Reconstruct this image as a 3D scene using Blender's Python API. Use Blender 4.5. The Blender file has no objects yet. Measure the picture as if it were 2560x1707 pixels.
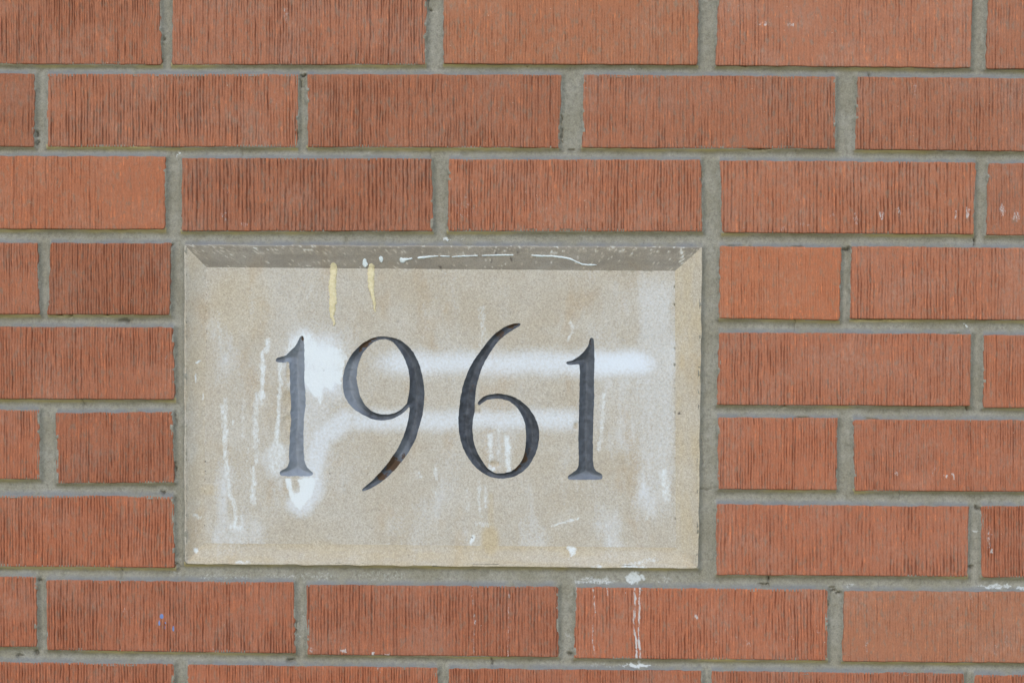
import bpy, math
import numpy as np
from mathutils import Vector, Matrix
from mathutils.geometry import delaunay_2d_cdt

scene = bpy.context.scene
COL = scene.collection
S = 0.0003                       # metres per unit of the wall's drawing grid
DIST = 1.8                       # camera to wall

# ------------------------------------------------------------------ camera
cam_data = bpy.data.cameras.new("camera")
cam = bpy.data.objects.new("camera", cam_data)
COL.objects.link(cam)
cam.location = (0.0, -DIST, 0.0)
cam.rotation_euler = (math.radians(90), 0, 0)
cam_data.sensor_width = 36.0
cam_data.lens = 36.0 * DIST / (2560 * S)
cam_data.clip_start = 0.02
cam_data.clip_end = 500.0
scene.camera = cam

# ------------------------------------------------------------------ daylight (soft, overcast, from upper left)
SUN_AZ, SUN_EL = math.radians(-11), math.radians(27)    # azimuth from the wall's normal, towards the left
d = Vector((math.sin(SUN_AZ) * math.cos(SUN_EL), -math.cos(SUN_AZ) * math.cos(SUN_EL), math.sin(SUN_EL)))
world = bpy.data.worlds.new("World")
scene.world = world
world.use_nodes = True
wn = world.node_tree
sky = wn.nodes.new("ShaderNodeTexSky")
sky.sky_type = 'NISHITA'
sky.sun_disc = False
sky.sun_elevation = SUN_EL
sky.sun_rotation = math.atan2(d.x, d.y)
sky.air_density = 1.0
sky.dust_density = 0.6
sky.ozone_density = 2.0
bg = wn.nodes["Background"]
bg.inputs["Strength"].default_value = 0.15
wn.links.new(sky.outputs[0], bg.inputs[0])
sun_data = bpy.data.lights.new("sun", 'SUN')
sun_data.energy = 1.15
sun_data.angle = math.radians(68)
sun_data.color = (1.0, 0.93, 0.84)
sun = bpy.data.objects.new("sun", sun_data)
COL.objects.link(sun)
sun.rotation_euler = d.to_track_quat('Z', 'Y').to_euler()
sun.location = d * 20
vs = scene.view_settings
vs.view_transform = 'Standard'
vs.look = 'None'
vs.exposure = 0.78
vs.gamma = 1.0

# ------------------------------------------------------------------ number helpers
def hash01(ix, iy, seed):
    h = (ix.astype(np.int64) * 374761393 + iy.astype(np.int64) * 668265263 + seed * 1442695041) & 0xFFFFFFFF
    h = ((h ^ (h >> 13)) * 1274126177) & 0xFFFFFFFF
    h = ((h ^ (h >> 16)) * 2246822519) & 0xFFFFFFFF
    h = h ^ (h >> 15)
    return (h & 0xFFFFFF) / float(0xFFFFFF)

def noise(x, y, seed=0):
    x = np.asarray(x, float); y = np.asarray(y, float)
    x, y = np.broadcast_arrays(x, y)
    ix = np.floor(x); iy = np.floor(y)
    fx = x - ix; fy = y - iy
    fx = fx * fx * (3 - 2 * fx); fy = fy * fy * (3 - 2 * fy)
    a = hash01(ix, iy, seed); b = hash01(ix + 1, iy, seed)
    c = hash01(ix, iy + 1, seed); e = hash01(ix + 1, iy + 1, seed)
    return (a * (1 - fx) + b * fx) * (1 - fy) + (c * (1 - fx) + e * fx) * fy

def fbm(x, y, seed=0, n=3):
    t = 0; amp = 1; tot = 0
    for k in range(n):
        t = t + amp * noise(x * 2 ** k + 17.3 * k, y * 2 ** k + 5.1 * k, seed + k)
        tot += amp; amp *= 0.5
    return t / tot

def sm(a, b, v):
    t = np.clip((v - a) / (b - a), 0, 1)
    return t * t * (3 - 2 * t)

def box(x, y, x0, x1, y0, y1, sx, sy=None):
    sy = sx if sy is None else sy
    return sm(x0 - sx, x0 + sx, x) * (1 - sm(x1 - sx, x1 + sx, x)) * sm(y0 - sy, y0 + sy, y) * (1 - sm(y1 - sy, y1 + sy, y))

def poly_mask(x, y, pts, soft):
    d = seg_dist(x, y, pts, True)
    return sm(-soft, soft, np.where(inside(x, y, pts), d, -d))

def blob(x, y, cx, cy, rx, ry):
    r = np.sqrt(((x - cx) / rx) ** 2 + ((y - cy) / ry) ** 2)
    return 1 - sm(0.55, 1.15, r)

def seg_dist(x, y, pts, closed=False):
    pts = np.asarray(pts, float)
    q = np.vstack([pts, pts[:1]]) if closed else pts
    best = np.full(np.shape(x), 1e9)
    for (ax, ay), (bx, by) in zip(q[:-1], q[1:]):
        dx, dy = bx - ax, by - ay
        L = dx * dx + dy * dy + 1e-12
        t = np.clip(((x - ax) * dx + (y - ay) * dy) / L, 0, 1)
        best = np.minimum(best, (x - ax - t * dx) ** 2 + (y - ay - t * dy) ** 2)
    return np.sqrt(best)

def stroke(x, y, pts, w, soft=2.0):
    return 1 - sm(w - soft, w + soft, seg_dist(x, y, pts))

def inside(x, y, poly):
    poly = np.asarray(poly, float)
    r = np.zeros(np.shape(x), bool)
    for (ax, ay), (bx, by) in zip(poly, np.roll(poly, -1, 0)):
        if ay == by: continue
        c = ((ay > y) != (by > y)) & (x < (bx - ax) * (y - ay) / (by - ay) + ax)
        r ^= c
    return r

def spline(pts, step=3.0):
    P = np.asarray(pts, float); n = len(P); out = []
    for i in range(n):
        p0, p1, p2, p3 = P[i - 1], P[i], P[(i + 1) % n], P[(i + 2) % n]
        m = max(1, int(round(np.linalg.norm(p2 - p1) / step)))
        for k in range(m):
            t = k / m
            # centripetal-ish: tangents clipped to the local span keep serifs crisp
            L = np.linalg.norm(p2 - p1)
            m1 = (p2 - p0); m2 = (p3 - p1)
            m1 = m1 / (np.linalg.norm(m1) + 1e-9) * L
            m2 = m2 / (np.linalg.norm(m2) + 1e-9) * L
            h00 = 2 * t**3 - 3 * t**2 + 1; h10 = t**3 - 2 * t**2 + t
            h01 = -2 * t**3 + 3 * t**2; h11 = t**3 - t**2
            out.append(h00 * p1 + h10 * m1 * 0.7 + h01 * p2 + h11 * m2 * 0.7)
    return np.array(out)

# ------------------------------------------------------------------ scene helpers
def W(x, y, depth):
    """drawing grid (x right, y down, depth into the wall) -> metres"""
    x = np.asarray(x, float); y = np.asarray(y, float); depth = np.asarray(depth, float)
    x, y, depth = np.broadcast_arrays(x, y, depth)
    return np.stack([(x - 1280) * S, depth * S, (853.5 - y) * S], -1).reshape(-1, 3)

def mesh_obj(name, co, faces, mat, parent=None, masks=None, smooth=True):
    """faces: list of (n,k) int arrays"""
    me = bpy.data.meshes.new(name)
    me.vertices.add(len(co))
    me.vertices.foreach_set("co", np.asarray(co, np.float32).ravel())
    idx = np.concatenate([f.ravel() for f in faces]).astype(np.int32)
    tot = np.concatenate([np.full(len(f), f.shape[1]) for f in faces]).astype(np.int32)
    start = np.concatenate([[0], np.cumsum(tot)[:-1]]).astype(np.int32)
    me.loops.add(len(idx)); me.loops.foreach_set("vertex_index", idx)
    me.polygons.add(len(tot))
    me.polygons.foreach_set("loop_start", start)
    me.polygons.foreach_set("loop_total", tot)
    me.polygons.foreach_set("use_smooth", np.full(len(tot), smooth))
    me.update(calc_edges=True)
    if masks is not None:
        at = me.color_attributes.new("mask", 'FLOAT_COLOR', 'POINT')
        at.data.foreach_set("color", np.ascontiguousarray(masks, np.float32).ravel())
    me.validate()
    me.materials.append(mat)
    o = bpy.data.objects.new(name, me)
    COL.objects.link(o)
    if parent: o.parent = parent
    return o

def grid_faces(ny, nx, off=0, flip=False):
    i = np.arange(ny - 1)[:, None] * nx + np.arange(nx - 1)[None, :] + off
    q = np.stack([i, i + nx, i + nx + 1, i + 1], -1).reshape(-1, 4)
    return q[:, ::-1] if flip else q

def thing(name, label, cat, loc=(0, 0, 0), group=None):
    o = bpy.data.objects.new(name, None)
    COL.objects.link(o)
    o.location = loc
    o.empty_display_size = 0.05
    o["label"] = label; o["category"] = cat
    if group: o["group"] = group
    o["kind"] = "thing"
    return o

class NT:
    """tiny node-tree writer"""
    def __init__(self, name):
        self.mat = bpy.data.materials.new(name)
        self.mat.use_nodes = True
        self.t = self.mat.node_tree
        self.b = self.t.nodes["Principled BSDF"]
        self.co = self.t.nodes.new("ShaderNodeTexCoord").outputs["Object"]
    def put(self, sock, v):
        if v is None: return
        if hasattr(v, "is_output"): self.t.links.new(v, sock)
        elif isinstance(v, tuple): sock.default_value = v if len(v) == len(sock.default_value) else (*v, 1)
        else: sock.default_value = v
    def noise(self, scale, detail=2, rough=0.5, stretch=None, dist=0.0):
        n = self.t.nodes.new("ShaderNodeTexNoise")
        co = self.co
        if stretch:
            m = self.t.nodes.new("ShaderNodeMapping")
            m.inputs["Scale"].default_value = stretch
            self.t.links.new(co, m.inputs[0]); co = m.outputs[0]
        self.t.links.new(co, n.inputs["Vector"])
        n.inputs["Scale"].default_value = scale
        n.inputs["Detail"].default_value = detail
        n.inputs["Roughness"].default_value = rough
        n.inputs["Distortion"].default_value = dist
        return n.outputs["Fac"]
    def math(self, op, a, b=None, c=None):
        n = self.t.nodes.new("ShaderNodeMath"); n.operation = op
        for k, v in enumerate((a, b, c)):
            self.put(n.inputs[k], v)
        return n.outputs[0]
    def ramp(self, v, a, b):
        n = self.t.nodes.new("ShaderNodeMapRange"); n.interpolation_type = 'SMOOTHSTEP'
        self.put(n.inputs["Value"], v); self.put(n.inputs["From Min"], a); self.put(n.inputs["From Max"], b)
        return n.outputs["Result"]
    def mix(self, f, a, b, mode='MIX'):
        n = self.t.nodes.new("ShaderNodeMix"); n.data_type = 'RGBA'; n.blend_type = mode
        n.clamp_factor = True
        self.put(n.inputs[0], f); self.put(n.inputs[6], a); self.put(n.inputs[7], b)
        return n.outputs[2]
    def masks(self):
        n = self.t.nodes.new("ShaderNodeVertexColor"); n.layer_name = "mask"
        s = self.t.nodes.new("ShaderNodeSeparateColor")
        self.t.links.new(n.outputs["Color"], s.inputs[0])
        return s.outputs[0], s.outputs[1], s.outputs[2], n.outputs["Alpha"]
    def bump(self, h, strength, dist):
        n = self.t.nodes.new("ShaderNodeBump")
        n.inputs["Strength"].default_value = strength; n.inputs["Distance"].default_value = dist
        self.t.links.new(h, n.inputs["Height"])
        self.t.links.new(n.outputs[0], self.b.inputs["Normal"])
    def done(self, color, rough=0.9, spec=0.2):
        self.put(self.b.inputs["Base Color"], color)
        self.put(self.b.inputs["Roughness"], rough)
        self.b.inputs["Specular IOR Level"].default_value = spec
        return self.mat

# ------------------------------------------------------------------ materials
def mat_brick():
    n = NT("combed_brick")
    rel, white, smudge, blue = n.masks()
    g = n.noise(1500, 3, 0.6)
    fine = n.noise(1500, 3, 0.7, (1, 1, 0.4))
    rel2 = n.math('ADD', rel, n.math('MULTIPLY', n.math('SUBTRACT', g, 0.5), 0.45))
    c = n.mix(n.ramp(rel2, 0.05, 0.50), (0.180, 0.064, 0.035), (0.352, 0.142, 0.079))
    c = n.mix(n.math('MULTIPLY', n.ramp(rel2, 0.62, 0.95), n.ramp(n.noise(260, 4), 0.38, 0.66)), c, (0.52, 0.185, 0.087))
    grey = n.math('MULTIPLY', n.ramp(n.noise(330, 4, 0.65, (1, 1, 0.45)), 0.50, 0.68), 0.70)
    c = n.mix(grey, c, (0.235, 0.160, 0.115))
    c = n.mix(n.math('MULTIPLY', n.ramp(n.noise(70, 3), 0.45, 0.75), 0.35), c, (0.30, 0.135, 0.085))
    dust = n.math('MULTIPLY', n.ramp(n.noise(22, 5, 0.62, (1, 1, 1.3)), 0.42, 0.70), n.ramp(n.noise(420, 3, 0.7, (1, 1, 0.5)), 0.30, 0.70))
    c = n.mix(n.math('MULTIPLY', dust, 0.34), c, (0.36, 0.27, 0.215))
    c = n.mix(n.ramp(smudge, 0.5, 1.0), c, (0.10, 0.06, 0.04))
    oi = n.t.nodes.new("ShaderNodeObjectInfo")
    c = n.mix(1.0, c, oi.outputs["Color"], 'MULTIPLY')
    k = n.math('ADD', 0.52, n.math('MULTIPLY', fine, 0.96))
    c = n.mix(1.0, c, k, 'MULTIPLY')
    w = n.ramp(n.math('ADD', white, n.math('MULTIPLY', n.math('SUBTRACT', n.noise(900, 3, 0.7, (1, 1, 0.5)), 0.5), 1.7)), 0.42, 0.90)
    w = n.math('MULTIPLY', w, n.ramp(white, 0.02, 0.2))
    c = n.mix(n.math('MULTIPLY', w, 0.80), c, (0.52, 0.54, 0.54))
    spk = n.ramp(n.noise(620, 2, 0.4), 0.775, 0.80)
    c = n.mix(n.math('MULTIPLY', spk, 0.7), c, (0.55, 0.50, 0.40))
    c = n.mix(n.ramp(blue, 0.4, 0.7), c, (0.15, 0.22, 0.42))
    n.bump(n.math('ADD', g, n.math('MULTIPLY', fine, 0.5)), 0.5, 0.0006)
    return n.done(c, 0.92, 0.15)

def mat_mortar():
    n = NT("grey_mortar")
    white, dark, warm, ledge_shade = n.masks()
    g = n.noise(700, 4, 0.7)
    sand = n.noise(1150, 2, 0.6)
    c = n.mix(n.ramp(n.noise(45, 5, 0.65), 0.36, 0.64), (0.225, 0.213, 0.168), (0.262, 0.254, 0.216))
    c = n.mix(n.math('MULTIPLY', n.ramp(n.noise(260, 4, 0.7), 0.45, 0.72), 0.65), c, (0.150, 0.143, 0.112))
    k = n.math('ADD', 0.30, n.math('MULTIPLY', n.math('ADD', g, sand), 0.70))
    c = n.mix(1.0, c, k, 'MULTIPLY')
    c = n.mix(n.math('MULTIPLY', n.ramp(sand, 0.68, 0.78), 0.45), c, (0.10, 0.10, 0.085))
    c = n.mix(n.math('MULTIPLY', n.ramp(g, 0.66, 0.80), 0.45), c, (0.48, 0.47, 0.42))
    c = n.mix(n.math('MULTIPLY', ledge_shade, n.ramp(n.noise(90, 4, 0.6), 0.25, 0.6)), c, (0.160, 0.167, 0.180))  # shade of the joint's lower lip, painted as bluish grey
    c = n.mix(warm, c, (0.450, 0.375, 0.150))  # ground bounce light painted into the top of the joint
    w = n.ramp(n.math('ADD', white, n.math('MULTIPLY', n.math('SUBTRACT', n.noise(700, 4, 0.75), 0.5), 1.4)), 0.35, 0.95)
    c = n.mix(n.math('MULTIPLY', n.math('MULTIPLY', w, n.ramp(white, 0.02, 0.3)), 0.72), c, (0.58, 0.625, 0.65))
    c = n.mix(n.ramp(n.math('ADD', dark, n.math('MULTIPLY', n.math('SUBTRACT', g, 0.5), 0.6)), 0.4, 0.8), c, (0.035, 0.035, 0.035))
    n.bump(n.math('ADD', g, n.math('MULTIPLY', sand, 0.4)), 0.55, 0.0008)
    return n.done(c, 0.95, 0.1)

def mat_stone():
    n = NT("limestone")
    white, warm, dark, spray = n.masks()
    g = n.noise(620, 4, 0.75)
    gr = n.noise(1050, 2, 0.6)
    c = n.mix(n.ramp(n.noise(14, 4, 0.6), 0.32, 0.68), (0.388, 0.346, 0.276), (0.416, 0.388, 0.336))
    c = n.mix(n.math('MULTIPLY', n.ramp(n.noise(210, 5, 0.7), 0.42, 0.72), 0.45), c, (0.345, 0.305, 0.248))
    c = n.mix(n.math('MULTIPLY', n.ramp(n.noise(45, 5, 0.65), 0.45, 0.75), 0.6), c, (0.455, 0.435, 0.392))
    c = n.mix(n.math('MULTIPLY', n.ramp(n.noise(30, 3, 0.6, (1.3, 1, 0.7)), 0.55, 0.72), 0.40), c, (0.355, 0.270, 0.170))
    fleck = n.math('MULTIPLY', n.ramp(n.noise(430, 4, 0.85), 0.56, 0.70), n.ramp(n.noise(38, 4, 0.6), 0.42, 0.66))
    c = n.mix(n.math('MULTIPLY', fleck, 0.55), c, (0.56, 0.55, 0.52))
    c = n.mix(warm, c, (0.420, 0.330, 0.180))
    k = n.math('ADD', 0.18, n.math('MULTIPLY', n.math('ADD', g, gr), 0.82))
    c = n.mix(1.0, c, k, 'MULTIPLY')
    c = n.mix(n.math('MULTIPLY', n.ramp(g, 0.63, 0.76), 0.5), c, (0.68, 0.66, 0.61))
    c = n.mix(n.math('MULTIPLY', n.ramp(gr, 0.64, 0.76), 0.5), c, (0.22, 0.19, 0.15))
    pale = n.math('ADD', spray, n.math('MULTIPLY', n.math('SUBTRACT', n.noise(500, 4, 0.8), 0.5), 0.95))
    c = n.mix(n.math('MULTIPLY', n.ramp(pale, 0.08, 1.0), n.ramp(spray, 0.01, 0.25)), c, (0.58, 0.63, 0.69))
    w = n.ramp(n.math('ADD', white, n.math('MULTIPLY', n.math('SUBTRACT', n.noise(560, 4, 0.85, (1, 1, 0.6)), 0.5), 1.6)), 0.25, 0.85)
    c = n.mix(n.math('MULTIPLY', n.math('MULTIPLY', w, n.ramp(white, 0.02, 0.3)), 0.9), c, (0.60, 0.645, 0.67))
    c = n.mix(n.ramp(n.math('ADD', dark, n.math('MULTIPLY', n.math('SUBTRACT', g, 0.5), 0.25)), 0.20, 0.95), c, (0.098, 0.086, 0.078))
    n.bump(n.math('ADD', g, n.math('MULTIPLY', gr, 0.5)), 0.5, 0.0007)
    return n.done(c, 0.9, 0.15)

def mat_digit():
    n = NT("slate_grey_paint_in_carving")
    white, rust, bare, _ = n.masks()
    g = n.noise(700, 4, 0.7)
    c = n.mix(n.ramp(n.noise(180, 3), 0.35, 0.7), (0.040, 0.045, 0.054), (0.078, 0.088, 0.106))
    c = n.mix(n.math('MULTIPLY', n.ramp(g, 0.58, 0.75), 0.5), c, (0.130, 0.138, 0.148))
    c = n.mix(n.math('MULTIPLY', n.ramp(n.noise(420, 4, 0.7), 0.60, 0.72), 0.6), c, (0.045, 0.045, 0.045))
    c = n.mix(white, c, (0.27, 0.305, 0.355))
    c = n.mix(n.ramp(n.math('ADD', rust, n.math('MULTIPLY', n.math('SUBTRACT', g, 0.5), 0.9)), 0.40, 0.70), c, (0.070, 0.042, 0.024))
    c = n.mix(n.ramp(bare, 0.3, 0.8), c, (0.46, 0.36, 0.26))
    n.bump(g, 0.6, 0.0012)
    return n.done(c, 0.75, 0.3)

def mat_plain(name, a, b, scale, rough=0.8):
    n = NT(name)
    c = n.mix(n.ramp(n.noise(scale, 3, 0.6), 0.35, 0.65), a, b)
    n.bump(n.noise(scale * 2, 2), 0.4, 0.0004)
    return n.done(c, rough, 0.2)

M_BRICK, M_MORTAR, M_STONE, M_DIGIT = mat_brick(), mat_mortar(), mat_stone(), mat_digit()
M_WHITE = mat_plain("white_house_paint", (0.58, 0.66, 0.70), (0.68, 0.74, 0.76), 600, 0.4)
M_CREAM = mat_plain("pale_yellow_paint", (0.50, 0.44, 0.27), (0.60, 0.54, 0.36), 420, 0.7)
M_LAWN = mat_plain("lawn", (0.10, 0.108, 0.030), (0.145, 0.145, 0.045), 3, 0.95)
M_CORE = mat_plain("wall_backing", (0.25, 0.24, 0.2), (0.3, 0.29, 0.25), 40, 0.95)

# ------------------------------------------------------------------ ground
GZ = -1.05
gco = np.array([[-120, -200, GZ], [120, -200, GZ], [120, 40, GZ], [-120, 40, GZ]], float)
lawn = mesh_obj("lawn", gco, [np.array([[0, 1, 2, 3]])], M_LAWN)
lawn["kind"] = "structure"
lawn["label"] = "mown green lawn in front of the brick wall"

# ------------------------------------------------------------------ wall
wall = thing("brick_wall", "red combed brick wall in running bond with grey mortar around a date stone", "wall", (0, 0, GZ))

def wall_child(o):
    o.parent = wall
    o.matrix_parent_inverse = Matrix.Translation((0, 0, -GZ))
    return o

# every brick: left edge (top, bottom), right edge (top, bottom), top edge (left, right), bottom edge (left, right)
B = []
def row(kind_yt, kind_yb, xs, x_ref=(0, 2560)):
    """xs: list of (left top, left bottom, right top, right bottom); yt/yb: polylines giving the course lines"""
    for (a, b, c, e) in xs:
        f = lambda pl, x: float(np.interp(x, [p[0] for p in pl], [p[1] for p in pl]))
        B.append([a, b, c, e, f(kind_yt, a), f(kind_yt, c), f(kind_yb, b), f(kind_yb, e)])

row([(0, -24), (2560, -12)], [(-200, 159), (0, 160.5), (860, 164), (1062, 166), (1063.5, 160), (1108, 160), (1748, 163), (1790, 164.5), (2427, 171), (2465, 173), (3000, 176)],
    [(-238, -238, 401, 403), (432, 429, 1067, 1063), (1109, 1108, 1746, 1745), (1798, 1789, 2431, 2427), (2471, 2464, 3105, 3105)])
row([(-500, 182), (0, 184), (745, 185), (1405, 186.5), (1750, 187), (2095, 191), (2144, 192), (2560, 196), (3000, 199)],
    [(-500, 364), (0, 367), (745, 368), (1400, 370), (2088, 372), (2138, 374), (2560, 380), (3000, 384)],
    [(-550, -550, 87, 84), (117.6, 116.5, 747, 743), (766, 769, 1405, 1397), (1460, 1455, 2090, 2088), (2144, 2138, 2780, 2780)])
row([(-200, 390), (414, 391), (454, 395), (1080, 396), (1122, 398), (1755, 399.5), (1800, 401), (2440, 406), (2472, 408), (3000, 411)],
    [(-200, 572), (413, 574), (453, 578), (1084, 578), (1120, 578), (1757, 579), (1805, 582), (2434, 586), (2465, 588), (3000, 592)],
    [(-222, -222, 414, 412), (454, 453, 1079, 1083), (1122, 1119, 1752, 1757), (1800, 1805, 2440, 2434), (2472, 2465, 3105, 3105)])
row([(-500, 606), (0, 607.5), (126, 607.5), (430, 608)], [(-500, 785), (430, 787)],
    [(-550, -550, 93, 98), (126, 119, 428, 424)])
row([(1800, 615.5), (2104, 619), (2128, 615.5), (2560, 620), (3000, 624)], [(1798, 796), (2099, 801), (2124, 797), (2560, 800.5), (3000, 804)],
    [(1800, 1798, 2104, 2099), (2129, 2125, 2765, 2765)])
row([(-500, 815), (436, 818)], [(-500, 995), (436, 999)], [(-210, -210, 433, 436)])
row([(1797, 831), (2429, 834.5), (2458, 837), (3000, 840)], [(1792, 1012), (2426, 1015), (2457, 1019), (3000, 1022)],
    [(1797, 1792.5, 2429, 2426), (2459, 2458, 3095, 3095)])
row([(-500, 1022), (97, 1024), (140, 1032), (433, 1029)], [(-500, 1196), (99, 1198), (142, 1208), (435, 1206)],
    [(-540, -540, 97, 99), (140, 142, 431, 435)])
row([(1795, 1043), (2094, 1044.5), (2133, 1048), (2560, 1049), (3000, 1051)], [(1795, 1223), (2091, 1225), (2138, 1227), (2560, 1229), (3000, 1231)],
    [(1795, 1795, 2094, 2091), (2133, 2137, 2770, 2770)])
row([(-500, 1234), (436, 1240.5)], [(-500, 1413), (0, 1415), (436, 1418.5)], [(-205, -205, 432, 436)])
row([(1792, 1260), (2423, 1266), (2453, 1264), (3000, 1268)], [(1790, 1437), (2419, 1441), (2455, 1443), (3000, 1446)],
    [(1792, 1791, 2423, 2419), (2453, 2455, 3090, 3090)])
row([(-500, 1438), (91, 1441), (115, 1449), (734, 1455), (765, 1461), (1394, 1465.5), (1440, 1467), (2070, 1473), (2110, 1476.5), (3000, 1481)],
    [(-500, 1613), (92, 1616.5), (118, 1624.5), (738, 1633), (769, 1636), (1396, 1642), (1436, 1645), (2068, 1650.5), (2105, 1653), (3000, 1660)],
    [(-545, -545, 91, 92), (115, 118, 734, 738), (765, 769, 1394, 1396), (1440, 1436, 2070, 2068), (2110, 2105, 2745, 2745)])
row([(-200, 1652), (433, 1659), (468, 1660), (1094, 1668), (1121, 1670.5), (1755, 1675.5), (1779, 1676), (2409, 1682.5), (2436, 1685.5), (3000, 1690)],
    [(-200, 1835), (3000, 1868)],
    [(-205, -205, 433.5, 433), (468, 469, 1094, 1094), (1121, 1121, 1755.5, 1755), (1779, 1779, 2409.5, 2409), (2436, 2436, 3070, 3070)])
N_SEEN = len(B)
# one ring of bricks just beyond the picture, so the wall goes on for a viewer who steps aside
def extra(x0, x1, yt, yb):
    B.append([x0, x0, x1, x1, yt, yt, yb, yb])
for k, (xl, xr, yt, yb) in enumerate([(-274, 3140, -20, 162), (-586, 2815, 188, 370), (-258, 3140, 391, 574), (-586, 2800, 607, 787), (-246, 3130, 817, 998),
                                      (-576, 2805, 1024, 1200), (-241, 3125, 1236, 1415), (-581, 2780, 1440, 1616), (-241, 3105, 1653, 1836)]):
    xe = -900
    extra(max(xl - 636, xe), xl, yt, yb)
    extra(xr, min(xr + 636, 3470), yt + 6, yb + 6)
for r, (yt, sh) in enumerate([(-228, 0), (-436, 1), (1880, 1), (2088, 0)]):
    x = -900 + 310 * sh
    if sh: extra(-900, x - 30, yt, yt + 181)
    while x < 3400:
        extra(x, min(x + 634, 3470), yt + r, yt + r + 181); x += 668

STONE_Q = np.array([(461, 611.5), (1756, 617), (1745.5, 1420.5), (462, 1409)], float)       # TL TR BR BL
PANEL_Q = np.array([(513, 667.5), (1689, 677), (1691, 1370), (508, 1358.5)], float)

# --- stains that lie on brick faces and joints alike
DRIPS = [([(1585, 1440), (1588, 1500), (1584, 1560), (1590, 1600), (1592, 1650)], 2.6), ([(1600, 1470), (1598, 1560), (1596, 1600), (1602, 1650)], 2.0),
         ([(1484, 1466), (1487, 1520), (1481, 1600), (1490, 1644)], 1.7), ([(1441, 1466), (1437, 1525)], 2.2), ([(1517, 1466), (1519, 1488)], 1.4),
         ([(1563, 1470), (1564, 1500)], 1.1), ([(1180, 1470), (1187, 1560), (1184, 1640)], 1.5), ([(1273, 1480), (1270, 1640)], 1.2)]
PATCH = [(716, 36, 9, 26, .55), (688, 252, 22, 24, .36), (1905, 62, 26, 8, .5), (1978, 62, 9, 12, .6), (2286, 225, 9, 24, .5), (2278, 330, 7, 18, .42),
         (1165, 520, 48, 46, .36), (1350, 500, 70, 60, .30), (560, 540, 8, 26, .45), (612, 560, 12, 14, .5), (566, 480, 7, 28, .4), (1078, 500, 10, 40, .3),
         (2080, 538, 7, 9, .6), (2140, 545, 8, 22, .55), (2248, 530, 5, 22, .7), (2205, 540, 8, 14, .6), (2390, 535, 6, 16, .7), (2418, 535, 8, 22, .7),
         (2505, 525, 10, 20, .55), (2540, 540, 12, 20, .6), (2000, 560, 40, 8, .45), (1960, 570, 12, 10, .5), (1850, 570, 30, 8, .35), (160, 192, 10, 10, .45),
         (2365, 1192, 4, 7, .9), (2382, 1190, 5, 9, .9), (2335, 1180, 6, 22, .5), (2250, 1120, 7, 30, .4), (2240, 1185, 6, 10, .55), (1740, 1540, 9, 8, .8),
         (1870, 1605, 10, 10, .5), (1965, 1600, 34, 14, .35), (2050, 1580, 14, 8, .5), (2165, 1610, 8, 28, .5), (2490, 1620, 8, 26, .45), (2450, 1500, 50, 24, .32),
         (2515, 1600, 6, 30, .4), (2472, 1345, 6, 36, .6), (2480, 1375, 5, 6, .8), (1845, 1070, 22, 40, .3), (330, 1535, 5, 16, .5), (312, 1525, 4, 9, .5),
         (566, 1625, 4, 8, .8), (535, 1622, 3, 8, .7), (478, 1618, 3, 8, .6), (858, 1628, 8, 6, .8), (934, 1634, 6, 6, .8), (780, 1624, 14, 10, .55),
         (965, 1636, 16, 5, .7), (1490, 1640, 12, 14, .4), (1520, 1480, 16, 12, .35), (790, 1550, 5, 40, .35), (335, 1660, 10, 5, .4), (950, 1672, 20, 6, .5),
         (2105, 995, 18, 16, .35), (2180, 920, 8, 8, .45), (416, 905, 4, 22, .55), (422, 960, 4, 26, .45), (345, 1340, 14, 30, .28), (1105, 1420, 50, 5, .3)]
def brick_white(x, y):
    w = np.zeros(np.shape(x))
    for pts, r in DRIPS:
        if np.min(x) < max(p[0] for p in pts) + 8 and np.max(x) > min(p[0] for p in pts) - 8:
            w = np.maximum(w, (1 - sm(0.5, r + 3.4, seg_dist(x + (fbm(x / 5, y / 11, 3, 2) - .5) * 5, y, pts))) * (0.95 if r > 1.9 else 0.60) * (0.45 + 0.8 * fbm(x / 9, y / 22, 4, 3)))
    for cx, cy, rx, ry, a in PATCH:
        if abs(cx - np.mean(x)) < 400 and abs(cy - np.mean(y)) < 150:
            w = np.maximum(w, 0.95 * a * blob(x + (fbm(x / 6, y / 8, 7, 2) - .5) * 14, y + (fbm(x / 7, y / 7, 8, 2) - .5) * 16, cx, cy, rx, ry))
    return w

# brick character: groove depth, comb pitch, colour (multiplied)
def character(i, cx, cy):
    r = hash01(np.array([i]), np.array([3]), 9)[0]
    r2 = hash01(np.array([i]), np.array([5]), 11)[0]
    fade = np.clip((cx - 1300) / 1200, 0, 1) * np.clip((1300 - cy) / 600, 0.35, 1)
    amp = 2.7 - 1.1 * fade + 1.3 * (hash01(np.array([i]), np.array([9]), 17)[0] - 0.5)
    cell = 2.5 + 0.7 * r2
    warmth = np.clip((cy - 350) / 900, 0, 1)
    r3 = hash01(np.array([i]), np.array([7]), 13)[0]
    left = np.clip((700 - cx) / 700, 0, 1)
    col = np.array([1.0, 0.965 + 0.05 * r3, 0.94 + 0.10 * r3]) * (0.83 + 0.13 * r) * (1 + 0.04 * fade - 0.05 * left)
    col = col * np.array([1.0 + 0.06 * warmth, 1.03 - 0.05 * warmth, 1.06 - 0.10 * warmth])
    return amp, cell, col

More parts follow.
